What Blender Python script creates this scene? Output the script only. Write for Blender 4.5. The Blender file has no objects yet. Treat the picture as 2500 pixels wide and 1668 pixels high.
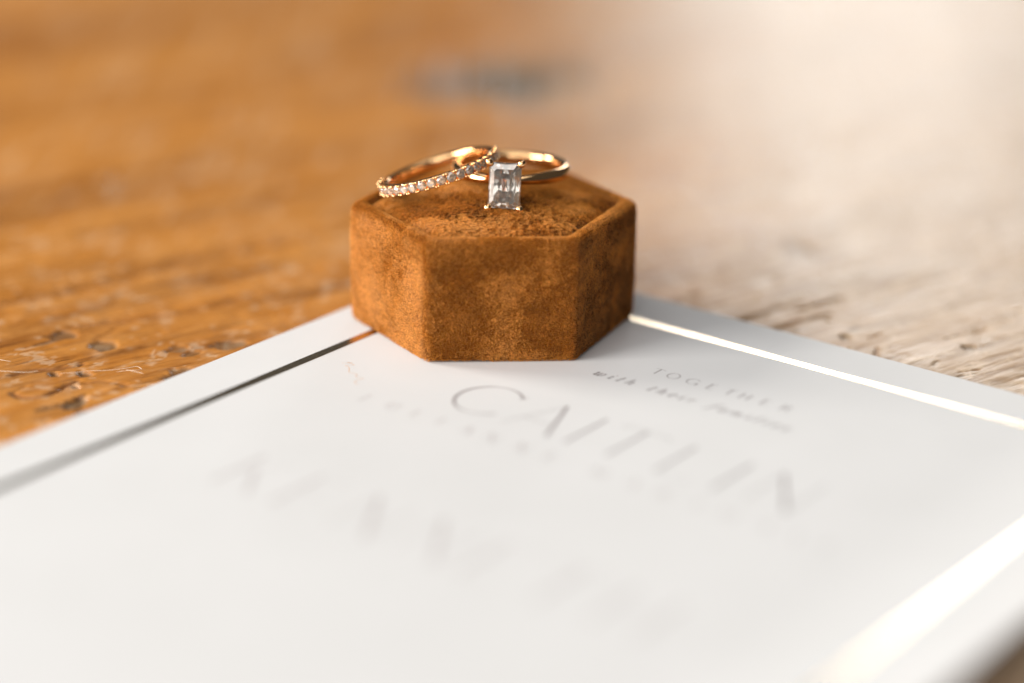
import bpy, bmesh, math, random
import numpy as np
from mathutils import Vector, Matrix

random.seed(7)
rng = np.random.default_rng(11)
SC = bpy.context.scene
COL = SC.collection
MM = 0.001                                   # everything below is written in millimetres
CARD_T = 1.0                                 # card thickness; the table top is z = 0
R = math.radians

# ------------------------------------------------------------------ camera
cam_d = bpy.data.cameras.new('camera')
cam = bpy.data.objects.new('camera', cam_d)
COL.objects.link(cam)
cam.location = (2.981 * MM, -317.675 * MM, (118.768 + CARD_T) * MM)
cam.rotation_mode = 'QUATERNION'
pitch, roll = R(21.1227), R(0.9206)
_f = Vector((0, math.cos(pitch), -math.sin(pitch)))
_r = Vector((1, 0, 0)); _u = Vector((0, math.sin(pitch), math.cos(pitch)))
_r2 = math.cos(roll) * _r + math.sin(roll) * _u
_u2 = -math.sin(roll) * _r + math.cos(roll) * _u
cam.rotation_quaternion = Matrix((_r2, _u2, -_f)).transposed().to_quaternion()
cam_d.sensor_width = 36
cam_d.lens = 36 * 2.152
cam_d.clip_start = 0.01
cam_d.clip_end = 100
cam_d.dof.use_dof = True
cam_d.dof.focus_distance = 0.3222
cam_d.dof.aperture_fstop = 3.9
cam_d.dof.aperture_blades = 0
SC.camera = cam

# ------------------------------------------------------------------ world and lamps (a room by its windows, plus added fill lamps)
world = bpy.data.worlds.new('World')
SC.world = world
world.use_nodes = True
bg = world.node_tree.nodes['Background']
bg.inputs[0].default_value = (1.0, 0.93, 0.86, 1)
bg.inputs[1].default_value = 0.06

def area(name, loc, target, sx, sy, power, color, spread=180):
    ld = bpy.data.lights.new(name, 'AREA')
    ld.shape = 'RECTANGLE'; ld.size = sx; ld.size_y = sy
    ld.energy = power; ld.color = color; ld.spread = R(spread)
    o = bpy.data.objects.new(name, ld); COL.objects.link(o)
    o.location = loc
    d = Vector(target) - Vector(loc)
    o.rotation_euler = d.to_track_quat('-Z', 'Y').to_euler()
    return o
# energy = radiance * pi * area  (W)
def rad(L, sx, sy): return L * math.pi * sx * sy
area('key_window', (-1.30, 0.43, 0.74), (0, 0, 0), 0.50, 0.50, rad(23.0, .50, .50), (1.0, 0.94, 0.85))
area('back_window', (0.34, 1.75, 0.50), (0.02, 0, 0), 0.38, 0.46, rad(5.8, .38, .46), (1.0, 0.985, 0.96))
area('ceiling_bounce', (-0.25, 0.0, 1.8), (0, 0, 0), 1.5, 1.5, rad(1.25, 1.5, 1.5), (1.0, 0.97, 0.94))
area('side_fill', (-1.92, -0.86, 0.74), (0, 0, 0), 1.2, 0.9, rad(21.0, 1.2, .9), (1.0, 0.96, 0.91))  # unseen fill lamp, added to brighten the left face of the box
area('front_fill', (-0.7, -1.85, 1.05), (0, 0, 0), 2.2, 1.6, rad(2.3, 2.2, 1.6), (1.0, 0.98, 0.96))  # unseen fill lamp added behind the camera to brighten the stones

SC.view_settings.view_transform = 'Standard'
SC.view_settings.look = 'None'
SC.view_settings.exposure = 0.07
SC.view_settings.gamma = 1.0
SC.render.engine = 'CYCLES'
SC.cycles.max_bounces = 14
SC.cycles.transmission_bounces = 12
SC.cycles.glossy_bounces = 6
SC.cycles.diffuse_bounces = 4
SC.cycles.sample_clamp_indirect = 6
SC.cycles.caustics_reflective = False
SC.cycles.caustics_refractive = False
SC.cycles.use_denoising = True

# ------------------------------------------------------------------ helpers
def link(o, parent=None, label=None, cat=None, group=None, kind=None):
    if o.name not in COL.objects: COL.objects.link(o)
    if parent is not None: o.parent = parent
    if label: o['label'] = label
    if cat: o['category'] = cat
    if group: o['group'] = group
    if kind: o['kind'] = kind
    return o

def mesh_obj(name, verts, faces, mat, parent=None, smooth=False, **kw):
    me = bpy.data.meshes.new(name)
    me.from_pydata([tuple(float(c) * MM for c in v) for v in verts], [], faces)
    me.update()
    if smooth: me.polygons.foreach_set('use_smooth', [True] * len(me.polygons))
    me.materials.append(mat)
    return link(bpy.data.objects.new(name, me), parent, **kw)

def grid_mesh(name, P, mat, parent=None, closed_u=False, smooth=True, cap=False, **kw):
    """P: (nv, nu, 3) in mm; rows v, columns u."""
    nv, nu = P.shape[:2]
    me = bpy.data.meshes.new(name)
    V = (P.reshape(-1, 3) * MM).astype(np.float32)
    cu = nu if closed_u else nu - 1
    j, i = np.meshgrid(np.arange(nv - 1), np.arange(cu), indexing='ij')
    i2 = (i + 1) % nu
    F = np.stack([j * nu + i, j * nu + i2, (j + 1) * nu + i2, (j + 1) * nu + i], -1).reshape(-1, 4)
    n = len(F)
    me.vertices.add(len(V)); me.vertices.foreach_set('co', V.ravel())
    loops = F.ravel().tolist()
    starts = list(range(0, 4 * n, 4)); tot = [4] * n
    if cap:
        loops += list(range(nu))[::-1]; starts.append(4 * n); tot.append(nu)
        loops += [(nv - 1) * nu + k for k in range(nu)]; starts.append(4 * n + nu); tot.append(nu)
    me.loops.add(len(loops)); me.loops.foreach_set('vertex_index', loops)
    me.polygons.add(len(starts)); me.polygons.foreach_set('loop_start', starts)
    me.polygons.foreach_set('use_smooth', [smooth] * len(starts))
    me.update(calc_edges=True); me.validate()
    me.materials.append(mat)
    return link(bpy.data.objects.new(name, me), parent, **kw)

def hull_mesh(name, pts, mat):
    bm = bmesh.new()
    for p in pts: bm.verts.new([c * MM * 100 for c in p])      # hull at a bigger scale for precision
    r = bmesh.ops.convex_hull(bm, input=bm.verts)
    bmesh.ops.delete(bm, geom=[e for e in r['geom_interior'] if isinstance(e, bmesh.types.BMVert)], context='VERTS')
    bmesh.ops.dissolve_limit(bm, angle_limit=R(1.0), verts=bm.verts, edges=bm.edges)
    bmesh.ops.recalc_face_normals(bm, faces=bm.faces)
    for v in bm.verts: v.co *= 0.01
    me = bpy.data.meshes.new(name); bm.to_mesh(me); bm.free()
    me.materials.append(mat)
    return me

def place(name, me, M, parent=None, **kw):
    o = bpy.data.objects.new(name, me); link(o, parent, **kw)
    o.matrix_basis = M
    return o

def empty(name, M, label, cat, group=None):
    o = bpy.data.objects.new(name, None)
    o.empty_display_size = 0.005
    link(o, None, label, cat, group); o.matrix_basis = M
    return o

def tube_verts(path, radii, n=8):
    """tube along path (mm); returns verts, faces."""
    path = [Vector(p) for p in path]; V = []; F = []
    up = Vector((0.13, 0.21, 0.97))
    for k, p in enumerate(path):
        t = (path[min(k + 1, len(path) - 1)] - path[max(k - 1, 0)]).normalized()
        a = t.cross(up).normalized(); b = t.cross(a).normalized()
        for q in range(n):
            g = 2 * math.pi * q / n
            V.append(p + radii[k] * (math.cos(g) * a + math.sin(g) * b))
    for k in range(len(path) - 1):
        for q in range(n):
            q2 = (q + 1) % n
            F.append((k * n + q, k * n + q2, (k + 1) * n + q2, (k + 1) * n + q))
    F.append(tuple(range(n))[::-1]); F.append(tuple((len(path) - 1) * n + q for q in range(n)))
    return V, F

def smooth_path(pts, sub=8):
    P = [Vector(p) for p in pts]; out = []
    for i in range(len(P) - 1):
        p0, p1, p2, p3 = P[max(i - 1, 0)], P[i], P[i + 1], P[min(i + 2, len(P) - 1)]
        for s in range(sub):
            t = s / sub
            out.append(0.5 * ((2 * p1) + (-p0 + p2) * t + (2 * p0 - 5 * p1 + 4 * p2 - p3) * t * t + (-p0 + 3 * p1 - 3 * p2 + p3) * t ** 3))
    out.append(P[-1]); return out

# value noise in numpy
def _hash(ix, iy, seed):
    h = (ix.astype(np.int64) * 374761393 + iy.astype(np.int64) * 668265263 + seed * 1442695041) & 0xffffffff
    h = ((h ^ (h >> 13)) * 1274126177) & 0xffffffff
    return ((h ^ (h >> 16)) & 0xffff) / 65535.0
def vnoise(x, y, seed=0):
    ix, iy = np.floor(x), np.floor(y); fx, fy = x - ix, y - iy
    fx = fx * fx * (3 - 2 * fx); fy = fy * fy * (3 - 2 * fy)
    a = _hash(ix, iy, seed); b = _hash(ix + 1, iy, seed); c = _hash(ix, iy + 1, seed); d = _hash(ix + 1, iy + 1, seed)
    return (a * (1 - fx) + b * fx) * (1 - fy) + (c * (1 - fx) + d * fx) * fy
def vnoise3(x, y, z, seed=0):
    iz = np.floor(z); fz = z - iz; fz = fz * fz * (3 - 2 * fz)
    ix, iy = np.floor(x), np.floor(y); fx, fy = x - ix, y - iy
    fx = fx * fx * (3 - 2 * fx); fy = fy * fy * (3 - 2 * fy)
    def pl(k):
        s2 = k.astype(np.int64) * 974711
        def hh(a, b): 
            h = (a.astype(np.int64) * 374761393 + b.astype(np.int64) * 668265263 + s2 * 2246822519 + seed * 1442695041) & 0xffffffff
            h = ((h ^ (h >> 13)) * 1274126177) & 0xffffffff
            return ((h ^ (h >> 16)) & 0xffff) / 65535.0
        return (hh(ix, iy) * (1 - fx) + hh(ix + 1, iy) * fx) * (1 - fy) + (hh(ix, iy + 1) * (1 - fx) + hh(ix + 1, iy + 1) * fx) * fy
    return pl(iz) * (1 - fz) + pl(iz + 1) * fz
def fbm(x, y, seed=0, oct=4):
    s = 0; a = 0.5; n = 0
    for k in range(oct):
        s = s + a * vnoise(x * 2 ** k + 13.7 * k, y * 2 ** k + 5.1 * k, seed + k); n += a; a *= 0.5
    return s / n

# ------------------------------------------------------------------ node helpers
def new_mat(name):
    m = bpy.data.materials.new(name); m.use_nodes = True
    nt = m.node_tree; b = nt.nodes['Principled BSDF']
    return m, nt, b
def nn(nt, t, **kw):
    n = nt.nodes.new(t)
    for k, v in kw.items():
        if k in n.inputs: n.inputs[k].default_value = v
        else: setattr(n, k, v)
    return n
def ramp(nt, fac, stops):
    r = nt.nodes.new('ShaderNodeValToRGB'); e = r.color_ramp.elements
    while len(e) > 1: e.remove(e[-1])
    e[0].position = stops[0][0]; e[0].color = (*stops[0][1], 1)
    for p, c in stops[1:]:
        k = e.new(p); k.color = (*c, 1)
    nt.links.new(fac, r.inputs[0]); return r.outputs[0]
def mix(nt, fac, a, b, mode='MIX'):
    n = nt.nodes.new('ShaderNodeMix'); n.data_type = 'RGBA'; n.blend_type = mode
    for idx, v in ((0, fac), (6, a), (7, b)):
        if hasattr(v, 'links'): nt.links.new(v, n.inputs[idx])
        elif idx == 0: n.inputs[0].default_value = v
        else: n.inputs[idx].default_value = (*v, 1)
    return n.outputs[2]
def objcoord(nt, scale=(1, 1, 1), rot=(0, 0, 0)):
    tc = nt.nodes.new('ShaderNodeTexCoord'); mp = nt.nodes.new('ShaderNodeMapping')
    mp.inputs['Scale'].default_value = scale; mp.inputs['Rotation'].default_value = rot
    nt.links.new(tc.outputs['Object'], mp.inputs[0]); return mp.outputs[0]
def noise(nt, vec, scale, detail=4, rough=0.55, dist=0.0):
    n = nn(nt, 'ShaderNodeTexNoise', Scale=scale, Detail=detail, Roughness=rough, Distortion=dist)
    nt.links.new(vec, n.inputs['Vector']); return n.outputs[0]
def bump(nt, h, b, strength, dist, prev=None):
    n = nn(nt, 'ShaderNodeBump', Strength=strength, Distance=dist)
    nt.links.new(h, n.inputs['Height'])
    if prev is not None: nt.links.new(prev, n.inputs['Normal'])
    if b is not None: nt.links.new(n.outputs[0], b.inputs['Normal'])
    return n.outputs[0]

GRAIN = R(38)

# ------------------------------------------------------------------ materials
def make_wood():
    m, nt, b = new_mat('worn_varnished_wood')
    L = nt.links
    tc = nt.nodes.new('ShaderNodeTexCoord')
    rot = nt.nodes.new('ShaderNodeVectorRotate'); rot.rotation_type = 'Z_AXIS'; rot.inputs['Angle'].default_value = -GRAIN
    L.new(tc.outputs['Object'], rot.inputs['Vector'])
    def st(sx, sy):
        mp = nt.nodes.new('ShaderNodeMapping'); mp.inputs['Scale'].default_value = (sx, sy, 1)
        L.new(rot.outputs[0], mp.inputs[0]); return mp.outputs[0]
    broad = noise(nt, st(10, 55), 1.0, 4, 0.55, 0.4)
    fine = noise(nt, st(70, 700), 1.0, 5, 0.6, 0.2)
    mott = noise(nt, st(60, 160), 1.0, 5, 0.65, 0.6)
    base = ramp(nt, broad, [(0.30, (0.20, 0.068, 0.012)), (0.44, (0.37, 0.145, 0.022)), (0.60, (0.50, 0.205, 0.036)), (0.75, (0.39, 0.16, 0.034))])
    base = mix(nt, 0.5, base, ramp(nt, fine, [(0.3, (0.26, 0.085, 0.014)), (0.5, (0.54, 0.205, 0.030)), (0.7, (0.72, 0.31, 0.06))]))
    mid = noise(nt, st(16, 190), 1.0, 5, 0.6, 0.5)
    base = mix(nt, 0.75, base, ramp(nt, mid, [(0.32, (.42, .36, .30)), (0.5, (1, 1, 1)), (0.7, (1.12, 1.1, 1.05))]), 'MULTIPLY')
    pores = noise(nt, st(180, 1700), 1.0, 2, .5)
    base = mix(nt, 0.8, base, ramp(nt, pores, [(0.30, (.35, .28, .22)), (0.40, (1, 1, 1))]), 'MULTIPLY')
    wide = noise(nt, st(5, 26), 1.0, 3, .5, .6)
    base = mix(nt, 0.9, base, ramp(nt, wide, [(0.36, (.62, .54, .50)), (0.55, (1, 1, 1)), (.72, (.98, 1.06, 1.25))]), 'MULTIPLY')
    mo = ramp(nt, mott, [(0.40, (0, 0, 0)), (0.62, (1, 1, 1))])
    base = mix(nt, mix(nt, 0.45, (0, 0, 0), mo), base, (0.60, 0.28, 0.075))
    # window glare painted into the colour: wood paler and greyer on the right
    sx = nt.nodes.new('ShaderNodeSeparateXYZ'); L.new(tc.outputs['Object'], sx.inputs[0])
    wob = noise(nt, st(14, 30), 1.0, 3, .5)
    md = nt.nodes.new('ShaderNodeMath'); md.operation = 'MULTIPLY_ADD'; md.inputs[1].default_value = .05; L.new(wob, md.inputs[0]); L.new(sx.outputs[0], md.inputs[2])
    glare_mask = ramp(nt, md.outputs[0], [(0.018, (0, 0, 0)), (0.085, (1, 1, 1))])
    glare_tone = ramp(nt, fine, [(0.3, (0.26, 0.19, 0.125)), (0.5, (0.42, 0.325, 0.23)), (0.72, (0.52, 0.43, 0.32))])
    base = mix(nt, mix(nt, .8, (0, 0, 0), glare_mask), base, glare_tone)
    att = nt.nodes.new('ShaderNodeAttribute'); att.attribute_name = 'wear'
    sep = nt.nodes.new('ShaderNodeSeparateColor'); L.new(att.outputs['Color'], sep.inputs[0])
    base = mix(nt, sep.outputs[1], base, (0.78, 0.62, 0.44))          # pale scuffs
    base = mix(nt, sep.outputs[0], base, ramp(nt, noise(nt, st(500, 900), 1.0, 3, .6), [(.35, (.035, .026, .016)), (.6, (.10, .09, .065)), (.75, (.24, .24, .20))]))        # dark nicks
    base = mix(nt, sep.outputs[2], base, (0.20, 0.075, 0.02))         # brown cracks
    speck = noise(nt, st(420, 1100), 1.0, 3, 0.7)
    sm = ramp(nt, speck, [(0.66, (0, 0, 0)), (0.74, (1, 1, 1))])
    reg = ramp(nt, mott, [(0.45, (0, 0, 0)), (0.60, (1, 1, 1))])
    base = mix(nt, mix(nt, 1.0, sm, reg, 'MULTIPLY'), base, (0.80, 0.62, 0.42))
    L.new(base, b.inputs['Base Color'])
    b.inputs['IOR'].default_value = 1.5
    rr = ramp(nt, mott, [(0.3, (0.30,) * 3), (0.7, (0.42,) * 3)])
    L.new(rr, b.inputs['Roughness'])
    n1 = bump(nt, mott, None, 0.22, 0.0006)
    bump(nt, fine, b, 0.60, 0.0003, n1)
    return m
M_wood = make_wood()

def make_paper():
    m, nt, b = new_mat('heavy_white_card')
    v = objcoord(nt)
    f = noise(nt, v, 2600, 4, 0.6)
    l = noise(nt, v, 60, 3, 0.5)
    c = ramp(nt, l, [(0.3, (0.618, 0.624, 0.632)), (0.7, (0.638, 0.644, 0.654))])
    nt.links.new(c, b.inputs['Base Color'])
    b.inputs['Roughness'].default_value = 0.75
    b.inputs['Specular IOR Level'].default_value = 0.25
    bump(nt, f, b, 0.25, 0.00006)
    return m
M_paper = make_paper()

def make_metal(name, col, rough, bs=0.0, sc=900):
    m, nt, b = new_mat(name)
    b.inputs['Base Color'].default_value = (*col, 1)
    b.inputs['Metallic'].default_value = 1
    b.inputs['Roughness'].default_value = rough
    v = objcoord(nt); f = noise(nt, v, sc, 3, 0.5)
    r = ramp(nt, f, [(0.3, (rough * 0.8,) * 3), (0.7, (rough * 1.3,) * 3)])
    nt.links.new(r, b.inputs['Roughness'])
    if bs: bump(nt, f, b, bs, 0.00003)
    return m
M_gold = make_metal('polished_rose_gold', (0.96, 0.60, 0.30), 0.09)
M_foil = make_metal('gold_foil', (0.95, 0.81, 0.60), 0.21, 0.5, 2500)

def make_ink(name, col):
    m, nt, b = new_mat(name)
    v = objcoord(nt); f = noise(nt, v, 3000, 3, 0.6)
    c = ramp(nt, f, [(0.3, col), (0.75, tuple(min(1, x * 1.5) for x in col))])
    nt.links.new(c, b.inputs['Base Color']); b.inputs['Roughness'].default_value = 0.6
    return m
M_ink = make_ink('grey_ink', (0.13, 0.12, 0.125))
M_inkm = make_ink('mid_grey_ink', (0.22, 0.20, 0.205))
M_inkl = make_ink('pale_grey_ink', (0.39, 0.37, 0.375))
M_inkb = make_ink('brown_ink', (0.55, 0.38, 0.27))

def make_gem(name, ior, tint, milk=.08, gloss=.08):
    m, nt, b = new_mat(name)
    nt.nodes.remove(b)
    g = nn(nt, 'ShaderNodeBsdfGlass', IOR=ior, Roughness=0.0)
    # slight clouding inside the stone so that facets differ in tone
    v = objcoord(nt); f = noise(nt, v, 900, 2, 0.5)
    c = ramp(nt, f, [(0.2, tint), (0.8, (1.0, 0.985, 0.96))])
    nt.links.new(c, g.inputs['Color'])
    d1 = nn(nt, 'ShaderNodeBsdfDiffuse'); d1.inputs['Color'].default_value = (.95, .90, .84, 1)
    d2 = nn(nt, 'ShaderNodeBsdfTranslucent'); d2.inputs['Color'].default_value = (.95, .90, .84, 1)
    df = nn(nt, 'ShaderNodeMixShader'); df.inputs[0].default_value = .4; nt.links.new(d1.outputs[0], df.inputs[1]); nt.links.new(d2.outputs[0], df.inputs[2])
    ms = nn(nt, 'ShaderNodeMixShader'); ms.inputs[0].default_value = milk
    nt.links.new(g.outputs[0], ms.inputs[1]); nt.links.new(df.outputs[0], ms.inputs[2])
    gl = nn(nt, 'ShaderNodeBsdfGlossy', Roughness=.03); gl.inputs['Color'].default_value = (1, .985, .96, 1)
    m2 = nn(nt, 'ShaderNodeMixShader'); m2.inputs[0].default_value = gloss
    nt.links.new(ms.outputs[0], m2.inputs[1]); nt.links.new(gl.outputs[0], m2.inputs[2])
    nt.links.new(m2.outputs[0], nt.nodes['Material Output'].inputs[0])
    return m
M_gem = make_gem('diamond', 2.42, (0.985, 0.97, 0.95))
M_gems = make_gem('small_diamond', 2.42, (0.98, 0.96, 0.94), .22, .10)

def make_velvet(name, hair):
    m, nt, b = new_mat(name)
    v = objcoord(nt)
    f = noise(nt, v, 380, 5, 0.7, 0.3)
    k = noise(nt, v, 3600, 2, 0.6)
    c = ramp(nt, f, [(0.3, (0.54, 0.16, 0.010)), (0.55, (0.84, 0.29, 0.020)), (0.75, (1.0, 0.46, 0.06))])
    c = mix(nt, 0.42, c, ramp(nt, k, [(0.40, (0.08, 0.017, 0.002)), (0.60, (1.0, 0.50, 0.085))]))
    if not hair: c = mix(nt, 0.7, c, (0.14, 0.04, 0.006))
    else:
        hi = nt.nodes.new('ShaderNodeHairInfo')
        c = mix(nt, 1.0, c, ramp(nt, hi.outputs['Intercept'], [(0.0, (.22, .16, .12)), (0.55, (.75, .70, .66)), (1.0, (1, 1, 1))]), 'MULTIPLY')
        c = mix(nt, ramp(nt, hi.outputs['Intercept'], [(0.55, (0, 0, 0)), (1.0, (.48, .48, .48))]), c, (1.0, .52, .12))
    nt.links.new(c, b.inputs['Base Color'])
    b.inputs['Roughness'].default_value = 0.55 if hair else 0.9
    b.inputs['Specular IOR Level'].default_value = 0.5 if hair else 0.05
    b.inputs['Sheen Weight'].default_value = 0.35 if hair else 0.0
    b.inputs['Sheen Roughness'].default_value = 0.4
    b.inputs['Sheen Tint'].default_value = (1.0, 0.62, 0.30, 1)
    return m
M_vbase = make_velvet('velvet_backing', False)
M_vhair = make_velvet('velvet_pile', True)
def add_translucency(m, k):
    nt = m.node_tree; b = nt.nodes['Principled BSDF']
    t = nn(nt, 'ShaderNodeBsdfTranslucent'); nt.links.new(b.inputs['Base Color'].links[0].from_socket, t.inputs['Color'])
    ms = nn(nt, 'ShaderNodeMixShader'); ms.inputs[0].default_value = k
    nt.links.new(b.outputs[0], ms.inputs[1]); nt.links.new(t.outputs[0], ms.inputs[2])
    nt.links.new(ms.outputs[0], nt.nodes['Material Output'].inputs[0])
add_translucency(M_vhair, .35)

# ------------------------------------------------------------------ table top
def table():
    def axis(lo, hi, step, far_lo, far_hi):
        core = np.arange(lo, hi + 1e-6, step)
        out = [hi]; s = step
        while out[-1] < far_hi: s *= 1.10; out.append(out[-1] + s)
        neg = [lo]; s = step
        while neg[-1] > far_lo: s *= 1.10; neg.append(neg[-1] - s)
        return np.array(neg[1:][::-1] + core.tolist() + out[1:])
    xs = axis(-86, 92, 0.34, -700, 700); ys = axis(-42, 22, 0.34, -330, 1300)
    X, Y = np.meshgrid(xs, ys)
    c, s = math.cos(GRAIN), math.sin(GRAIN)
    U = X * c + Y * s; V = -X * s + Y * c
    warp = 2.5 * (fbm(U / 30, V / 18, 5) - 0.5)
    Vw = V + warp
    g1 = fbm(U / 16, Vw / 1.9, 21, 4)
    g2 = fbm(U / 7, Vw / 0.7, 33, 3)
    g3 = fbm(X / 5, Y / 5, 43, 4)
    Z = -0.14 * np.clip(0.52 - g1, 0, 1) ** 1.2 * 2.2 - 0.07 * (1 - g2) - 0.25 * np.clip(g3 - 0.55, 0, 1) * 2
    Z += -0.9 * fbm(U / 90, V / 26, 55, 2)
    dark = np.zeros_like(X); pale = np.zeros_like(X); brown = np.zeros_like(X)
    wob = 1.0 * (fbm(X / 1.8, Y / 1.8, 71, 4) - 0.5) * 2
    def blob(cx, cy, a, b_, ang, depth, arr, amt, edge=0.35):
        nonlocal Z
        ca, sa = math.cos(R(ang)), math.sin(R(ang))
        p = ((X - cx) * ca + (Y - cy) * sa) / a; q = (-(X - cx) * sa + (Y - cy) * ca) / b_
        d = np.sqrt(p * p + q * q) + wob * 0.75
        w = np.clip((1 - d) / edge, 0, 1); w = w * w * (3 - 2 * w)
        np.maximum(arr, w * amt, out=arr)
        Z -= depth * w
    # nicks, bruises and worm marks (centre, half axes, turn, depth)
    for q in [(-57.9, -32.1, 1.4, 3.6, -12, .6, .72), (-57.7, -10.5, 2.3, 2.6, 35, .4, .6), (-65.3, -6.6, 2.4, 2.4, 30, .4, .55),
              (-38.8, -9.7, 3.2, 2.4, 15, .35, .55), (-63.3, -22.0, 1.3, 1.6, 20, .5, .6), (-58.9, -21.7, 1.6, 1.0, -30, .5, .6),
              (-45.6, -21.5, 3.6, 1.6, 42, .3, .6), (-55.9, -36.2, 1.6, 1.2, 10, .3, .5), (-47.0, -11.5, 1.6, 1.8, 20, .3, .4),
              (-61.2, -34.4, 2.2, 1.0, 40, .4, .6), (-44.5, -13.5, 1.6, 1.2, 20, .3, .5),
              (51.7, 40.0, 2.3, 5.0, 20, .3, .28), (53.9, -2.1, .8, 1.2, 0, .3, .4), (72, -6, 1.4, 1.0, -40, .3, .5), (64.0, -17.5, .7, .5, 20, .3, .5),
              (60.2, -15.6, .5, .8, 10, .3, .5), (2.1, 152.3, 19, 19.0, 20, 1.0, 1.0), (-13, 144, 12, 10, 20, .5, .9)]:
        blob(q[0], q[1], q[2], q[3], q[4], q[5], dark, q[6])
    def groove(pts, w, depth, arr, amt):
        nonlocal Z
        P = smooth_path([(x, y, 0) for x, y in pts], 5)
        d = np.full_like(X, 1e9)
        for a_, b_ in zip(P[:-1], P[1:]):
            ex, ey = b_.x - a_.x, b_.y - a_.y; l2 = ex * ex + ey * ey + 1e-9
            t = np.clip(((X - a_.x) * ex + (Y - a_.y) * ey) / l2, 0, 1)
            d = np.minimum(d, (X - a_.x - t * ex) ** 2 + (Y - a_.y - t * ey) ** 2)
        wv = np.clip(1 - np.sqrt(d) / (w * (0.75 + wob)), 0, 1)
        np.maximum(arr, np.clip(wv * 1.6, 0, 1) * amt, out=arr); Z -= depth * wv
    groove([(-67.5, -29.5), (-66.3, -30.8), (-63.4, -30.5), (-62, -28.9), (-60.2, -25.8), (-59.4, -24.6)], .9, .5, brown, .9)
    groove([(-72, -24.5), (-67, -21), (-62, -19.5), (-60, -18)], 1.1, .4, brown, .7)
    groove([(-62, -27.2), (-56, -24.8), (-52, -26)], .8, .3, brown, .5)
    groove([(-48, -28), (-44, -24.5), (-41, -20.5)], .8, .4, brown, .8)
    groove([(-78, 6), (-60, 20), (-42.3, 35.3), (-20, 50)], 3.2, .5, brown, .45)
    groove([(-70, 42), (-40, 62)], 3.5, .4, brown, .3)
    groove([(-64, -3), (-50, 3), (-38, 12)], 1.4, .4, brown, .4)
    groove([(41.4, -.4), (47, 3.6), (52.7, 7.8)], 1.0, .3, dark, .25)
    groove([(38.4, 4.6), (43.8, 9.1), (49, 13)], 1.0, .25, dark, .22)
    groove([(28, 12), (33, 17)], 1.0, .25, dark, .2)
    groove([(48, 9), (55, 15)], 1.0, .5, dark, .3)
    r2 = np.random.default_rng(5)
    for k in range(46):                                    # short scratches and splinter troughs
        side = k % 2
        x0 = r2.uniform(-80, -32) if side == 0 else r2.uniform(42, 90); y0 = r2.uniform(-38, 6)
        L = r2.uniform(1.5, 6); a = GRAIN + r2.normal(0, .25)
        groove([(x0, y0), (x0 + L * math.cos(a), y0 + L * math.sin(a))], r2.uniform(.25, .6), r2.uniform(.1, .35),
               brown if k % 3 else dark, r2.uniform(.25, .6))
    # pale scuffs: clumps of small bright flakes
    cl = fbm(X / 7, Y / 9, 91, 4); fl = fbm(U / .9, V / .7, 95, 3)
    f3 = fbm(X / 2.0, Y / 2.8, 97, 3)
    pale = np.clip((cl - .45) * 4, 0, 1) * (np.clip((f3 - .46) * 3.0, 0, 1) * .13 + np.clip((f3 - .68) * 7, 0, 1) * .14)
    for (x0, y0, x1, y1) in [(-50.7, -17.0, -48.6, -19.5), (-57.5, -30, -55, -31.5), (-66.5, -28.2, -64.5, -27.2), (-68, -31.5, -70, -30.5), (-52.5, -26.5, -48, -25.6), (-51, -29, -50, -31.5),
                             (-61, -23, -57, -17), (-55, -18.3, -49, -15.5), (-54.5, -19, -53.8, -18.6), (-49.5, -20, -50.4, -12), (-72.3, -16.2, -66, -9), (-47.6, -12.5, -46, -12)]:
        ex, ey = x1 - x0, y1 - y0
        t = np.clip(((X - x0) * ex + (Y - y0) * ey) / (ex * ex + ey * ey), 0, 1)
        d = np.sqrt((X - x0 - t * ex) ** 2 + (Y - y0 - t * ey) ** 2)
        w = np.clip(1 - d / (0.42 * (.9 + 2.6 * wob)), 0, 1)
        pale = np.maximum(pale, np.clip(w * 1.3, 0, 1) * .30 * np.clip((f3 - .3) * 4, 0, 1))
    Z = np.minimum(Z, -0.03)
    P = np.stack([X, Y, Z], -1)
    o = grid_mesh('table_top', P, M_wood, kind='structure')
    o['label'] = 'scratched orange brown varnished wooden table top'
    a = o.data.attributes.new('wear', 'FLOAT_COLOR', 'POINT')
    cols = np.stack([dark, np.clip(pale, 0, 1), np.clip(brown, 0, 1), np.ones_like(dark)], -1).astype(np.float32)
    a.data.foreach_set('color', cols.ravel())
table()

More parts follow.
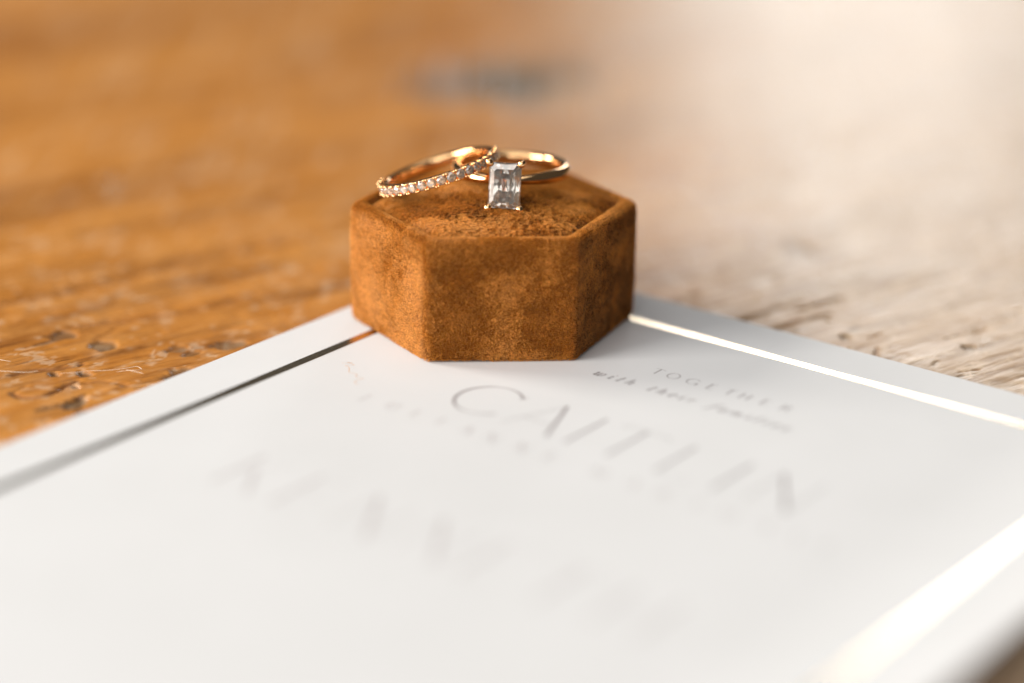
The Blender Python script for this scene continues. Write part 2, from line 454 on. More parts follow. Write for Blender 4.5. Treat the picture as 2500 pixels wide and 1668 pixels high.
# ------------------------------------------------------------------ invitation card
TH = -0.64987238
PX, PY = -1.828, 30.909
CW, CL = 129.4, 178.0
def lift(u): return 3.2 * max(0.0, (u - 103) / (CW - 103)) ** 2       # the far side of the card curls up a little
MC = Matrix.Translation((PX * MM, PY * MM, 0)) @ Matrix.Rotation(TH, 4, 'Z')      # card frame: +x along the top edge, -y down the card
card = empty('invitation_card', MC, 'thick white invitation card with gold foil border and grey lettering lying on the table', 'card')
def card_sheet():
    us = np.concatenate([[0, .06, .15], np.linspace(3, CW - 3, 90), [CW - .15, CW - .06, CW]]); nu = len(us)
    def loop(ins, z, dn):
        uu = np.clip(us, ins, CW - ins)
        return [(u, -ins if k == 0 else -(CL - ins), z + lift(u)) for k in range(1) for u in uu], [(u, -(CL - ins), z + lift(u)) for u in uu]
    V = []; F = []
    rows = []
    for z, y, ins in [(.02, -.1, .1), (.12, 0, 0), (CARD_T - .12, 0, 0), (CARD_T, -.12, .1), (CARD_T, -CL * .33, .1), (CARD_T, -CL * .66, .1), (CARD_T, -CL + .12, .1), (CARD_T - .12, -CL, 0), (.12, -CL, 0), (.02, -CL + .1, .1)]:
        r = []
        for u in us:
            r.append(len(V)); V.append((min(max(u, ins), CW - ins), y, z + lift(u)))
        rows.append(r)
    n = len(rows)
    for a in range(n):
        b = (a + 1) % n
        for k in range(nu - 1): F.append((rows[a][k], rows[b][k], rows[b][k + 1], rows[a][k + 1]))
    F.append(tuple(rows[a][0] for a in range(n))[::-1]); F.append(tuple(rows[a][-1] for a in range(n)))
    mesh_obj('card_sheet', V, F, M_paper, card)
card_sheet()
B = 10.13
def strip(c, w):
    """mitred raised foil strip; c: outer and inner end points (o0, o1, i1, i0)"""
    n = 60; V = []; F = []
    for z, e in ((CARD_T - .02, 0), (CARD_T + .035, 1)):
        for k in range(n + 1):
            t = k / n
            for (p, q) in ((c[0], c[1]), (c[3], c[2])):
                x, y = p[0] + (q[0] - p[0]) * t, p[1] + (q[1] - p[1]) * t
                V.append((x, y, z + lift(x)))
    m = 2 * (n + 1)
    for k in range(n):
        a = 2 * k
        F.append((m + a, m + a + 1, m + a + 3, m + a + 2)); F.append((a, a + 2, a + 3, a + 1))
        F.append((a, m + a, m + a + 2, a + 2)); F.append((a + 1, a + 3, m + a + 3, m + a + 1))
    F.append((0, 1, m + 1, m)); F.append((2 * n, m + 2 * n, m + 2 * n + 1, 2 * n + 1))
    mesh_obj('foil_strip', V, F, M_foil, foil)
foil = bpy.data.objects.new('foil_border', None); link(foil, card)
def frame_strips():
    xo0, xo1, yo0, yo1 = B - .8, 117.9 + .55, -B + .9, -(CL - B) - 1.1       # outer rectangle
    xi0, xi1, yi0, yi1 = B + .8, 117.9 - .55, -B - .9, -(CL - B) + 1.1       # inner rectangle
    o = [(xo0, yo0), (xo1, yo0), (xo1, yo1), (xo0, yo1)]; i = [(xi0, yi0), (xi1, yi0), (xi1, yi1), (xi0, yi1)]
    for k in range(4):
        k2 = (k + 1) % 4
        g = .02                                            # hairline between the mitred ends
        def sh(p, q, s): L = math.hypot(q[0] - p[0], q[1] - p[1]); return (p[0] + (q[0] - p[0]) * s / L, p[1] + (q[1] - p[1]) * s / L)
        strip((sh(o[k], o[k2], g), sh(o[k2], o[k], g), sh(i[k2], i[k], g), sh(i[k], i[k2], g)), 0)
frame_strips()

# lettering: every glyph is a set of pen strokes in a unit em (cap height 1)
def arc(cx, cy, rx, ry, a0, a1, n=28):
    return [(cx + rx * math.cos(R(a0 + (a1 - a0) * k / n)), cy + ry * math.sin(R(a0 + (a1 - a0) * k / n))) for k in range(n + 1)]
SER = .13
def ser(x, y, w=SER): return ([(x - w, y), (x + w, y)], .5)
CAPS = {
 'C': (.80, [(arc(.48, .5, .47, .51, 42, 322), 1.5), ([(.80, .80), (.85, .92)], .7)]),
 'A': (.80, [([(.42, 1.02), (.03, 0)], .4), ([(.42, 1.02), (.80, 0)], 1.5), ([(.16, .35), (.66, .35)], .6)]),
 'I': (.10, [([(.05, 0), (.05, 1)], 1.3)]),
 'T': (.74, [([(.37, 0), (.37, 1)], 1.3), ([(0, 1), (.74, 1)], .5), ([(0, 1), (.0, .93)], .5), ([(.74, 1), (.74, .93)], .5)]),
 'L': (.52, [([(.05, 0), (.05, 1)], 1.3), ([(.05, 0), (.52, 0)], .5), ([(.52, 0), (.52, .07)], .5)]),
 'N': (.66, [([(.03, 0), (.03, 1)], .45), ([(.03, 1), (.64, 0)], 1.6), ([(.64, 0), (.64, 1)], .45)]),
 'K': (.66, [([(.05, 0), (.05, 1)], 1.3), ([(.60, 1), (.08, .42)], .5), ([(.26, .60), (.66, 0)], 1.5)]),
 'E': (.55, [([(.05, 0), (.05, 1)], 1.3), ([(.05, 1), (.53, 1)], .5), ([(.05, .52), (.44, .52)], .5), ([(.05, 0), (.55, 0)], .5)]),
 'H': (.72, [([(.05, 0), (.05, 1)], 1.3), ([(.67, 0), (.67, 1)], 1.3), ([(.05, .52), (.67, .52)], .5)]),
 'O': (.90, [(arc(.45, .5, .46, .51, 0, 360, 36), 1)]),
 'G': (.90, [(arc(.48, .5, .47, .51, 42, 340), 1), ([(.93, .35), (.93, .0)], 1), ([(.66, .38), (.98, .38)], .6)]),
 'R': (.66, [([(.05, 0), (.05, 1)], 1.2), ([(.05, 1)] + arc(.34, .76, .25, .24, 90, -90, 14) + [(.05, .52)], 1), ([(.32, .52), (.68, 0)], 1.2)]),
 'J': (.36, [([(.28, 1), (.28, .1)] + arc(.12, .06, .16, .2, 0, -110, 10), 1)]),
 'U': (.68, [([(.04, 1), (.04, .35)] + arc(.33, .34, .29, .36, 180, 360, 16) + [(.62, 1)], 1)]),
 'M': (.86, [([(.06, 0), (.1, 1)], .6), ([(.1, 1), (.44, .1)], 1.3), ([(.44, .1), (.78, 1)], .6), ([(.78, 1), (.84, 0)], 1.3)]),
 'S': (.5, [(arc(.27, .75, .2, .25, 50, 250, 14) + arc(.25, .25, .23, .27, 70, -140, 14), 1)]),
 'D': (.8, [([(.05, 0), (.05, 1)], 1.2), ([(.05, 1), (.25, 1)] + arc(.3, .5, .46, .5, 90, -90, 20) + [(.05, 0)], 1)]),
}
SL = .28     # italic slant
def it(pts): return [(x + y * SL, y) for x, y in pts]
LOW = {
 'w': (.95, [(it([(.0, .52), (.10, .62), (.17, .45), (.17, .1)] + arc(.32, .16, .15, .17, 200, 350, 8) + [(.47, .62)]), 1.4), (it([(.47, .62), (.47, .12)] + arc(.62, .16, .15, .17, 200, 350, 8) + [(.80, .45), (.74, .62)]), 1.4)]),
 'i': (.35, [(it([(.02, .5), (.12, .62), (.14, .1), (.2, 0), (.3, .12)]), 1.3), (it([(.15, .86), (.15, .93)]), 1.6)]),
 't': (.42, [(it([(.16, .95), (.12, .1), (.2, 0), (.34, .12)]), 1.3), (it([(0, .62), (.34, .62)]), .8)]),
 'h': (.62, [(it([(.06, 1.1), (.06, 0)]), 1.2), (it([(.06, .3), (.22, .58), (.38, .58), (.42, .4), (.42, .1), (.48, 0), (.58, .12)]), 1.3)]),
 'e': (.48, [(it([(.06, .3), (.42, .42)] + arc(.25, .38, .19, .24, 20, 190, 10) + arc(.25, .26, .19, .27, 190, 330, 10)), 1.2)]),
 'r': (.45, [(it([(.04, .55), (.12, .6), (.1, 0)]), 1.2), (it([(.1, .3), (.24, .58), (.4, .56)]), 1.2)]),
 'f': (.5, [(it([(.5, 1.02), (.38, 1.12), (.26, .9), (.16, 0), (.08, -.3), (-.06, -.32)]), 1.2), (it([(.05, .62), (.42, .62)]), .8)]),
 'a': (.55, [(it(arc(.24, .3, .2, .31, 60, 330, 14)), 1.2), (it([(.42, .6), (.42, .1), (.48, 0), (.56, .1)]), 1.2)]),
 'm': (.9, [(it([(.05, .6), (.05, 0)]), 1.2), (it([(.05, .3), (.2, .58), (.34, .55), (.34, 0)]), 1.2), (it([(.34, .3), (.5, .58), (.66, .55), (.68, .1), (.74, 0), (.84, .1)]), 1.2)]),
 'l': (.3, [(it([(.08, 1.1), (.08, .1), (.14, 0), (.24, .12)]), 1.3)]),
 's': (.42, [(it([(.36, .5), (.24, .62), (.1, .5), (.14, .36), (.32, .22), (.3, .05), (.14, -.02), (.02, .12)]), 1.2)]),
}
ZT = CARD_T + 0.012
def glyph_mesh(placed, thin, thick, nib):
    """placed: list of (x, y, size, strokes); strokes get a broad-nib width"""
    V = []; F = []; z = ZT
    for (gx, gy, sz, strokes) in placed:
        for pts, k in strokes:
            P = [Vector((gx + x * sz, gy + y * sz)) for x, y in pts]
            if len(P) > 2:
                P3 = smooth_path([(p.x, p.y, 0) for p in P], 3); P = [Vector((p.x, p.y)) for p in P3]
            b0 = len(V)
            for q in range(len(P)):
                t = (P[min(q + 1, len(P) - 1)] - P[max(q - 1, 0)])
                t = t.normalized() if t.length > 1e-9 else Vector((1, 0))
                w = (thin + (thick - thin) * abs(t.x * math.sin(nib) - t.y * math.cos(nib)) ** 1.3) * k * .5
                n = Vector((-t.y, t.x)) * max(w, thin * .5)
                V.append((P[q].x + n.x, P[q].y + n.y, z + lift(P[q].x))); V.append((P[q].x - n.x, P[q].y - n.y, z + lift(P[q].x)))
            for q in range(len(P) - 1):
                F.append((b0 + 2 * q, b0 + 2 * q + 1, b0 + 2 * q + 3, b0 + 2 * q + 2))
            z += 0.0006                       # each stroke a hair above the last, never coplanar
    return V, F
def line_caps(name, text, us, v, size, thin, thick, mat, serif=False):
    placed = []
    for ch, u in zip(text, us):
        st = list(CAPS[ch][1])
        if serif:
            feet = {'I': [(.05, 0), (.05, 1)], 'T': [(.37, 0)], 'L': [(.05, 1)], 'K': [(.05, 0), (.05, 1), (.62, 0)], 'E': [], 'H': [(.05, 0), (.05, 1), (.67, 0), (.67, 1)],
                    'N': [(.03, 0), (.64, 1)], 'A': [(.03, 0), (.80, 0)]}.get(ch, [])
            st += [([(x - .08, y), (x + .08, y)], .45) for x, y in feet]
        placed.append((u, -v, size, st))
    V, F = glyph_mesh(placed, thin, thick, R(12))
    return mesh_obj(name, V, F, mat, card)
line_caps('printed_name', 'CAITLIN', [35.3, 45.8, 56.4, 60.0, 71.0, 79.8, 84.8], 55, 10, .11, .33, M_inkm)
line_caps('printed_name', 'KENNETH', [28.8, 39.0, 48.8, 59.4, 69.2, 77.4, 88.2], 93.6, 10, .12, .46, M_inkl)
line_caps('printed_line', 'JULIANNE', [25.6, 30.4, 35.0, 39.5, 43.3, 47.8, 52.8, 57.9], 61.2, 2.3, .09, .26, M_inkl)
line_caps('printed_line', 'MARSHALL', [65.2, 70.5, 75.6, 80.8, 85.2, 90.4, 95.6, 99.9], 61.2, 2.3, .09, .26, M_inkl)
line_caps('printed_line', 'TOGETHER', [51.6, 54.2, 57.5, 61.1, 63.9, 66.5, 70.0, 73.2], 26.9, 2.0, .08, .16, M_inkm)
placed = []; u = 45.4
for w_ in ['with', 'their', 'families']:
    for ch in w_:
        placed.append((u, -32.7, 1.9, LOW[ch][1])); u += LOW[ch][0] * 1.9 + .78
    u += 1.9
V, F = glyph_mesh(placed, .08, .28, R(35))
mesh_obj('printed_line', V, F, M_inkm, card)
# small brown pen flourish near the left border
sq = smooth_path([(15.0, -52.6, 0), (16.2, -51.6, 0), (15.4, -51.9, 0), (16.9, -52.0, 0), (16.0, -53.0, 0), (17.0, -53.2, 0), (18.2, -54.6, 0), (19.6, -54.4, 0), (20.0, -55.3, 0), (21.4, -55.1, 0), (21.0, -56.6, 0), (22.4, -57.4, 0)], 5)
V, F = glyph_mesh([(0, 0, 1, [([(p.x, p.y) for p in sq[::3]], 1)])], .06, .13, R(30))
mesh_obj('pen_flourish', V, F, M_inkb, card)

# ------------------------------------------------------------------ velvet ring box
PHI = math.atan2(1.5922325, 21.533847)           # turn of the hexagon
SIDE, HT = 21.593, 18.5
box = empty('ring_box', Matrix.Translation((0, 0, CARD_T * MM)) @ Matrix.Rotation(PHI, 4, 'Z'),
            'hexagonal burnt orange velvet ring box standing on the white card', 'ring box')
NU = 180
def hex_outline(inset, cr, n=NU):
    """rounded hexagon (corner on +x), inset from the outer side"""
    ap = SIDE * math.cos(R(30)) - inset
    s = ap / math.cos(R(30))
    pts = []
    per = n // 6
    cr = min(cr, ap * .95)
    dcen = s - cr / math.cos(R(30))                      # centre of the corner arc
    hw = dcen / 2 * 1.0                                  # half length of the straight part
    for k in range(6):
        a = R(60 * k)
        cx, cy = dcen * math.cos(a), dcen * math.sin(a)
        na = per // 3
        for q in range(na):                              # corner arc, 60 degrees wide
            g = a + R(-30 + 60 * q / na)
            pts.append((cx + cr * math.cos(g), cy + cr * math.sin(g)))
        a2 = R(60 * (k + 1)); g = a + R(30)
        p0 = (cx + cr * math.cos(g), cy + cr * math.sin(g))
        p1 = (dcen * math.cos(a2) + cr * math.cos(g), dcen * math.sin(a2) + cr * math.sin(g))
        ns = per - na
        for q in range(ns):
            t = q / ns
            pts.append((p0[0] + (p1[0] - p0[0]) * t, p0[1] + (p1[1] - p0[1]) * t))
    return np.array(pts)
def loft(profile):
    """profile: (inset, z, corner radius)"""
    rows = []
    for ins, z, cr in profile:
        o = hex_outline(ins, cr); rows.append(np.column_stack([o, np.full(len(o), z)]))
    return np.array(rows)
prof = []
for t in np.linspace(0, 90, 5): prof.append((1.0 - math.sin(R(t)) * 1.0 + .1, .05 + 1.0 - math.cos(R(t)) * 1.0, 1.6))
for z in np.linspace(1.6, HT - 1.3, 24): prof.append((.1 - .12 * math.sin(math.pi * z / HT), z, 1.6))
for t in np.linspace(12, 90, 5): prof.append((1.05 - math.cos(R(t)) * .95, HT - 1.0 + math.sin(R(t)) * .95, 1.6))
prof.append((1.3, HT - .1, 1.4))
for t in np.linspace(20, 90, 4): prof.append((1.3 + math.sin(R(t)) * .7, HT - .1 - (1 - math.cos(R(t))) * .7, 1.3))
prof.append((2.05, HT - 2.0, 1.2))
Pb = loft(prof)
body = grid_mesh('box_wall', Pb, M_vbase, box, closed_u=True, cap=True)
cus = []
def cz(ins):
    t = min(1, max(0, (ins - 2.1) / 16.6))
    rise = 1 - (1 - min(1, t / .20)) ** 2.4
    return HT - 1.3 + 1.2 * rise + 2.6 * math.sin(t * math.pi / 2) ** 2
ins_list = [2.05, 2.12, 2.3, 2.6, 3.0, 3.5, 4.2, 5, 6, 7, 8, 9.2, 10.5, 12, 13.5, 15, 16.5, 17.6, 18.2]
for i_ in ins_list: cus.append((i_, cz(i_), max(.2, 1.2 + (i_ - 2) * .35)))
Pc = loft(cus)
cush = grid_mesh('cushion', Pc[:, ::1], M_vbase, box, closed_u=True, cap=True)

# velvet pile: short hairs as curves
def pile(name, P, n, length, parent, seed, lean_s=.75, rad=.034, flat_bias=(0, 0, 0), faces=False, big=1.6, micro=2.0):
    g = np.random.default_rng(seed)
    nv, nu = P.shape[:2]
    A = P[:-1]; Bq = np.roll(P, -1, 1)[:-1]; C = np.roll(P, -1, 1)[1:]; D = P[1:]
    N = np.cross(Bq - A, D - A); N2 = np.cross(C - Bq, C - D) if False else N
    area_ = np.linalg.norm(N, axis=-1) + 1e-12
    Nn = N / area_[..., None]
    pr = (area_ / area_.sum()).ravel()
    idx = g.choice(len(pr), size=n, p=pr)
    u, v = g.random(n), g.random(n)
    a, b_, c_, d_ = [q.reshape(-1, 3)[idx] for q in (A, Bq, C, D)]
    pos = (a * (1 - u)[:, None] + b_ * u[:, None]) * (1 - v)[:, None] + (d_ * (1 - u)[:, None] + c_ * u[:, None]) * v[:, None]
    # smooth normals from neighbouring faces
    Nv = Nn.copy()
    Nv = (Nn + .5 * np.roll(Nn, 1, 1) + .5 * np.roll(Nn, -1, 1))
    Nv[1:] += .4 * Nn[:-1]; Nv[:-1] += .4 * Nn[1:]
    nor = Nv.reshape(-1, 3)[idx]; nor /= np.linalg.norm(nor, axis=1)[:, None]
    # brushed nap: a smooth direction field with patches
    def field(s, sd):
        return np.stack([vnoise3(pos[:, 0] / s, pos[:, 1] / s, pos[:, 2] / s, sd + k) - .5 for k in range(3)], 1)
    f = field(6.0, seed + 1) * big + field(1.3, seed + 9) * 1.2 + field(.42, seed + 17) * micro + np.array(flat_bias)
    upr = np.ones(n)
    if faces:
        az = np.degrees(np.arctan2(nor[:, 1], nor[:, 0])); side = np.clip(1.4 - np.abs(nor[:, 2]) * 2, 0, 1)
        wl = np.clip(1 - np.abs((az + 150 + 180) % 360 - 180) / 30, 0, 1) * side      # panel turned to the key window: nap brushed back
        wr = np.clip(1.3 - np.abs((az + 30 + 180) % 360 - 180) / 45, 0, 1) * side     # opposite panel: nap brushed forward
        f += wr[:, None] * np.array([-.5, -.87, .55]) * 2.6
        wf = np.clip(1 - np.abs((az + 90 + 180) % 360 - 180) / 30, 0, 1) * side
        f += wf[:, None] * np.array([.3, 0, .8]) * .6
        f += wl[:, None] * np.array([-.5, .87, .25]) * 1.3
    f += g.normal(0, .22, (n, 3))
    f *= upr[:, None]
    f -= (f * nor).sum(1)[:, None] * nor
    L = length * g.uniform(.7, 1.15, n)[:, None]
    p1 = pos + nor * L * .55 + f * L * .25 * lean_s
    p2 = pos + nor * L * .95 + f * L * .80 * lean_s
    pts = np.stack([pos, p1, p2], 1).reshape(-1, 3) * MM
    cu = bpy.data.hair_curves.new(name)
    cu.add_curves([3] * n)
    cu.points.foreach_set('position', pts.astype(np.float32).ravel())
    rd = np.tile(np.array([rad, rad * .8, rad * .35]) * MM, n).astype(np.float32)
    cu.points.foreach_set('radius', rd)
    cu.materials.append(M_vhair)
    return link(bpy.data.objects.new(name, cu), parent, kind='stuff')
fl = Pb[2:-1]
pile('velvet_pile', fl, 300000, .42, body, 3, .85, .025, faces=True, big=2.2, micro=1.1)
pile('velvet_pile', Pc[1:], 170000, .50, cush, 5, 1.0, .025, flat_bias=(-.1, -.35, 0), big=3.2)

# ------------------------------------------------------------------ rings
def ring_frame(C, rollr, tiltr, spin=0.0):
    u = Vector((math.cos(rollr), 0, math.sin(rollr))); n0 = Vector((-math.sin(rollr), 0, math.cos(rollr)))
    v = Vector((0, 1, 0)) * math.cos(tiltr) - n0 * math.sin(tiltr)
    n = u.cross(v)
    M = Matrix.Identity(4)
    for i in range(3): M[i][0], M[i][1], M[i][2] = u[i], v[i], n[i]
    for i in range(3): M[i][3] = C[i] * MM
    M[2][3] += CARD_T * MM
    return M @ Matrix.Rotation(spin, 4, 'Z')

def sweep(name, prof_fn, mat, parent, n=240, smooth=True):
    rows = []
    for k in range(n):
        a = 2 * math.pi * k / n
        pr = prof_fn(a)
        rows.append([(r * math.cos(a), r * math.sin(a), z) for r, z in pr])
    P = np.array(rows + [rows[0]])
    # close around the ring by index wrap: build with columns = profile
    P = P[:-1].transpose(1, 0, 2)                        # rows = profile points, columns = angle
    P = np.concatenate([P, P[:1]], 0)[::-1]
    return grid_mesh(name, P, mat, parent, closed_u=True, smooth=smooth)

def super_prof(rc, hr, hz, e=2.6, n=22, ridge=0.0):
    out = []
    for k in range(n):
        t = 2 * math.pi * k / n
        c, s = math.cos(t), math.sin(t)
        r = abs(c) ** (2 / e) * (1 if c >= 0 else -1) * hr; z = abs(s) ** (2 / e) * (1 if s >= 0 else -1) * hz
        if c > 0: r += ridge * (1 - abs(z) / hz)
        out.append((rc + r, z))
    return out

# round stone
def round_gem_pts(r):
    P = []
    for k in range(16):
        a = 2 * math.pi * k / 16
        P.append((r * math.cos(a), r * math.sin(a), 0)); P.append((r * math.cos(a), r * math.sin(a), -.03 * r))
    for k in range(8):
        a = 2 * math.pi * k / 8
        P.append((.56 * r * math.cos(a), .56 * r * math.sin(a), .33 * r))
        a2 = a + math.pi / 8
        P.append((.79 * r * math.cos(a2), .79 * r * math.sin(a2), .20 * r))
        P.append((.40 * r * math.cos(a2), .40 * r * math.sin(a2), -.62 * r))
    P.append((0, 0, -.90 * r)); return P

# --- ring with a row of small stones (leaning on the other ring)
C1 = Vector((-8.44, .64, 23.15))
def plane_frame(C, u, tilt):
    u = Vector(u).normalized(); yv = (Vector((0, 1, 0)) - u * u.y).normalized(); n0 = u.cross(yv)
    v = yv * math.cos(tilt) - n0 * math.sin(tilt); n = u.cross(v)
    M = Matrix.Identity(4)
    for i in range(3): M[i][0], M[i][1], M[i][2] = u[i], v[i], n[i]
    for i in range(3): M[i][3] = C[i] * MM
    M[2][3] += CARD_T * MM
    return M
M1 = plane_frame(C1, (.945, -.089, .316), R(6))
band1 = empty('eternity_ring', M1 @ Matrix.Translation((0, 0, -.8 * MM)), 'rose gold ring with a row of small round diamonds, leaning tilted on the left', 'ring')
LIFT = Vector((0, 0, .8))
R1 = 9.15
def p1(a):
    ff = .5 - .5 * math.sin(a)                                # 1 at the front (-y)
    set_ = 1 if (math.sin(a) < .28) else 0
    rc_out = R1 - (.42 if set_ else 0)
    pr = super_prof((R1 - 1.45 + rc_out) / 2, (rc_out - R1 + 1.45) / 2, .80 if set_ else .88, 3.2, 24)
    return [(r, z + .8) for r, z in pr]
sweep('band', p1, M_gold, band1)
gm = hull_mesh('gem', round_gem_pts(.73), M_gems)
pitch_a = R(9.75)
def radial_frame(a, r, z):
    ra = Vector((math.cos(a), math.sin(a), 0)); ax = Vector((0, 0, 1)); tg = ax.cross(ra)
    M = Matrix.Identity(4)
    for i in range(3): M[i][0], M[i][1], M[i][2] = tg[i], ax[i], ra[i]
    p = ra * r; M[0][3], M[1][3], M[2][3] = p.x * MM, p.y * MM, z * MM
    return M
angs = []
a = R(-90 + 2) - pitch_a * 10
for k in range(21): angs.append(a + pitch_a * k)
for k, a in enumerate(angs):
    M = radial_frame(a, R1 - .02, .8) @ Matrix.Rotation(k * 1.3, 4, 'Z') @ Matrix.Rotation(R(4) * math.sin(k * 2.1), 4, 'X')
    place('gem', gm, M, band1)
# collets: scalloped seats under each stone
def collet_mesh():
    V = []; F = []; n = 20
    for q, (r, z) in enumerate([(.76, -.62), (.79, -.12), (.72, -.02), (.66, -.10), (.50, -.45)]):
        for k in range(n):
            t = 2 * math.pi * k / n; V.append((r * math.cos(t) * MM, r * math.sin(t) * MM, z * MM))
    for q in range(4):
        for k in range(n):
            k2 = (k + 1) % n; F.append((q * n + k, q * n + k2, (q + 1) * n + k2, (q + 1) * n + k))
    me = bpy.data.meshes.new('seat'); me.from_pydata(V, [], F); me.update()
    me.polygons.foreach_set('use_smooth', [True] * len(me.polygons)); me.materials.append(M_gold); return me
cm = collet_mesh()
for k, a in enumerate(angs): place('setting', cm, radial_frame(a, R1 - .03, .8), band1)
def bead_pair_mesh():
    bm = bmesh.new()
    for sx in (-1, 1):
        M = Matrix.Translation((sx * .18 * MM, 0, .06 * MM)) @ Matrix.Diagonal((.20 * MM, .21 * MM, .24 * MM, 1))
        bmesh.ops.create_uvsphere(bm, u_segments=10, v_segments=8, radius=1, matrix=M)
    bmesh.ops.create_cube(bm, size=1, matrix=Matrix.Translation((0, 0, -.30 * MM)) @ Matrix.Diagonal((.42 * MM, .24 * MM, .55 * MM, 1)))
    for f in bm.faces: f.smooth = len(f.verts) < 5 and f.calc_area() < (.12 * MM) ** 2
    me = bpy.data.meshes.new('prong'); bm.to_mesh(me); bm.free(); me.materials.append(M_gold); return me
pm = bead_pair_mesh()
for k in range(len(angs) + 1):
    a = angs[0] + pitch_a * (k - .5)
    for sz in (-1, 1):
        place('prong', pm, radial_frame(a, R1 + .06, .8 + sz * .68) @ Matrix.Rotation(random.uniform(-.15, .15), 4, 'Z'), band1)

# --- solitaire ring
C2 = Vector((2.4, 4.6, 22.5))
M2 = ring_frame(C2, R(0), R(4.5), R(-4))
band2 = empty('solitaire_ring', M2 @ Matrix.Translation((0, 0, -.95 * MM)), 'plain rose gold ring with one large rectangular diamond facing the camera', 'ring')
R2 = 8.95
def p2(a):
    d = abs(((a + math.pi / 2 + math.pi) % (2 * math.pi)) - math.pi)          # angle from the front
    t = max(0, 1 - d / R(62)); t = t * t * (3 - 2 * t)
    hz = 1.02 - .40 * t; hr = .78 - .08 * t
    pr = super_prof(R2 - .72, hr, hz, 2.3, 28, .16)
    return [(r, z + .95) for r, z in pr]
sweep('band', p2, M_gold, band2)
# stone frame: Z = outwards, Y = ring axis, X = tangent
FACE = R2 + 3.25
GA = -math.pi / 2
MH = radial_frame(GA, FACE, .95 + .0) @ Matrix.Rotation(R(-1.5), 4, 'Z') @ Matrix.Rotation(R(-3), 4, 'X')
a_, b_, cc_ = 2.38, 3.42, .55
def radiant_pts():
    P = []
    def ring(sx, sy, cut, z, mids=0, bulge=0.0):
        c = [(sx - cut, -sy), (sx, -sy + cut), (sx, sy - cut), (sx - cut, sy), (-sx + cut, sy), (-sx, sy - cut), (-sx, -sy + cut), (-sx + cut, -sy)]
        for k in range(8):
            p, q = c[k], c[(k + 1) % 8]; P.append((*p, z))
            L = math.hypot(q[0] - p[0], q[1] - p[1])
            if mids and L > cut * 1.6:
                for m in range(1, mids + 1):
                    t = m / (mids + 1); nx, ny = (q[1] - p[1]) / L, -(q[0] - p[0]) / L
                    bl = bulge * math.sin(math.pi * t)
                    P.append((p[0] + (q[0] - p[0]) * t + nx * bl, p[1] + (q[1] - p[1]) * t + ny * bl, z))
    ring(a_, b_, cc_, 0, 0); ring(a_, b_, cc_, -.14, 0)
    ring(a_ * .90, b_ * .925, cc_ * .85, .36, 1, .04)
    ring(a_ * .66, b_ * .74, cc_ * .6, .62, 0)
    # pavilion: many small brilliant style facets on a bowed keel
    g = random.Random(4)
    for (f, z, n, ph) in [(.93, -.52, 20, 0), (.80, -1.02, 16, .5), (.63, -1.52, 14, 0), (.44, -1.96, 10, .5), (.22, -2.30, 8, 0)]:
        for k in range(n):
            t = 2 * math.pi * (k + ph) / n; c, s_ = math.cos(t), math.sin(t)
            e = .62 if f > .7 else .8
            kx, ky = a_ * (f * .97), b_ * (1 - (1 - f) * .82)
            jt = 1 + g.uniform(-.012, .012)
            P.append((abs(c) ** e * (1 if c >= 0 else -1) * kx * jt, abs(s_) ** e * (1 if s_ >= 0 else -1) * ky * jt, z + g.uniform(-.02, .02)))
    P.append((0, 1.0, -2.44)); P.append((0, -1.0, -2.44)); P.append((0, 0, -2.52))
    return P
dm = hull_mesh('diamond', radiant_pts(), M_gem)
place('diamond', dm, MH, band2)
# head: four claws, each from the band up to its bead, plus two gallery rails
for sx in (-1, 1):
    for sy in (-1, 1):
        top = Vector((sx * (a_ - .12), sy * (b_ - .12), .22))
        path = [Vector((sx * .5, sy * .5, -3.3)), Vector((sx * 1.25, sy * 1.7, -2.3)), Vector((sx * 1.95, sy * 2.75, -1.2)), Vector((sx * (a_ + .06), sy * (b_ + .06), -.25)), Vector((sx * (a_ + .02), sy * (b_ + .02), .12))]
        V, F = tube_verts(smooth_path(path, 5), [.36 - .004 * k for k in range(21)], 12)
        o = mesh_obj('claw', V, F, M_gold, band2, smooth=True); o.matrix_basis = MH
        bm = bmesh.new()
        bmesh.ops.create_uvsphere(bm, u_segments=20, v_segments=14, radius=1, matrix=Matrix.Translation(Vector((sx * (a_ - .02), sy * (b_ - .03), .36)) * MM) @ Matrix.Rotation(math.atan2(-sy * 1.0, -sx * 1.0), 4, 'Z') @ Matrix.Diagonal((.66 * MM, .56 * MM, .50 * MM, 1)))
        for f in bm.faces: f.smooth = True
        me = bpy.data.meshes.new('claw_tip'); bm.to_mesh(me); bm.free(); me.materials.append(M_gold)
        link(bpy.data.objects.new('claw_tip', me), o)
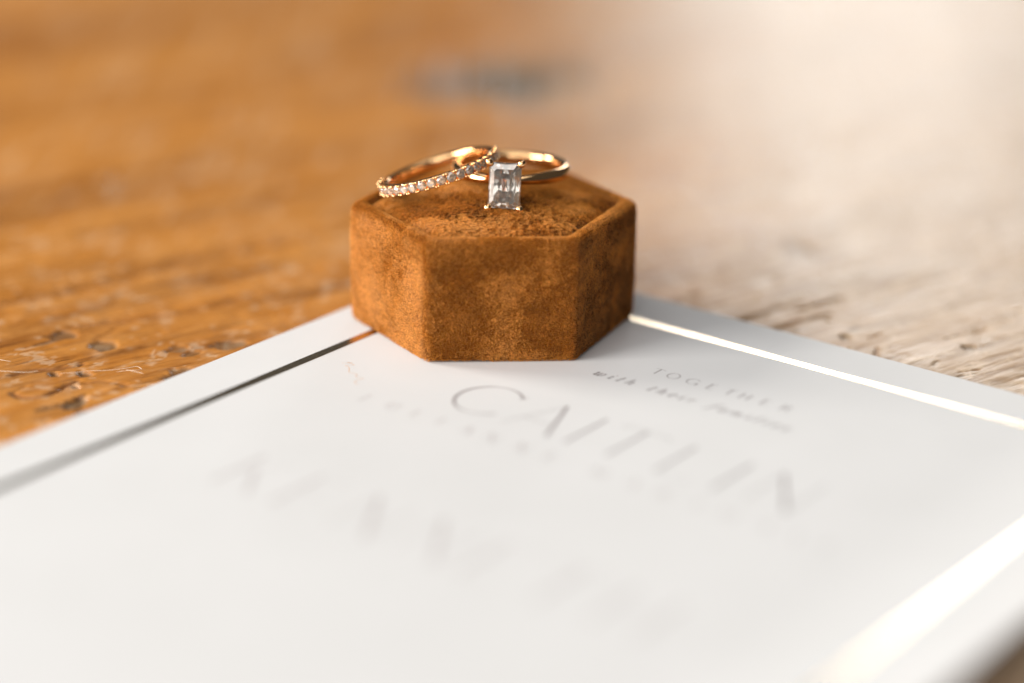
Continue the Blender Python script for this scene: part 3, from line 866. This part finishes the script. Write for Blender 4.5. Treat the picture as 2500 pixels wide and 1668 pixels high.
def rail(sx, sy, z, rr):
    pts = []
    for k in range(40):
        t = 2 * math.pi * k / 40; c, s = math.cos(t), math.sin(t)
        pts.append((abs(c) ** .55 * (1 if c >= 0 else -1) * sx, abs(s) ** .55 * (1 if s >= 0 else -1) * sy, z))
    pts.append(pts[0])
    V, F = tube_verts(pts, [rr] * 41, 8)
    o = mesh_obj('gallery_rail', V, F, M_gold, band2, smooth=True); o.matrix_basis = MH
rail(a_ * .78, b_ * .80, -1.35, .20); rail(a_ * .45, b_ * .42, -2.5, .26)

# ------------------------------------------------------------------ loose fibres on the table
def fibre(pts, r, label, z=.12, extra=None):
    P = smooth_path([(x, y, z + .10 * math.sin(k * 1.7)) for k, (x, y) in enumerate(pts)], 8)
    V, F = tube_verts(P, [r * (1 if 3 < k < len(P) - 3 else .6) for k in range(len(P))], 6)
    if extra:
        P = smooth_path([(x, y, z + .12) for x, y in extra], 8); V2, F2 = tube_verts(P, [r * .9] * len(P), 6)
        o_ = len(V); V += V2; F += [tuple(i + o_ for i in f) for f in F2]
    mesh_obj('lint_fibre', V, F, M_fibre, None, smooth=True, label=label, cat='fibre', group='loose fibres on the table')
M_fibre, nt_, b_f = new_mat('white_lint')
_v = objcoord(nt_); _n = noise(nt_, _v, 500, 2)
nt_.links.new(ramp(nt_, _n, [(.3, (.80, .66, .50)), (.7, (.92, .84, .72))]), b_f.inputs['Base Color'])
b_f.inputs['Roughness'].default_value = .6
fibre([(-62.0, -23.6), (-59.5, -23.3), (-58.2, -22.4), (-55.9, -22.0), (-53.5, -21.6), (-51.6, -20.7), (-50.9, -20.9), (-50.7, -21.4), (-51.3, -22.1), (-52.7, -22.2), (-54.1, -22.5)], .032,
      'fine white looped fibre on the orange wood, near the card edge', extra=[(-52.7, -22.2), (-51.4, -22.7), (-50.1, -23.4)])
fibre([(-73, -23.3), (-70.8, -23.3), (-68.2, -23.3), (-66.5, -23.1), (-65.3, -22.9)], .035, 'straight pale fibre on the orange wood at the left picture edge')
fibre([(-73, -18.5), (-71.5, -19.0), (-70.5, -19.1), (-70.1, -19.0)], .035, 'short hooked pale fibre at the far left, beyond the straight one')
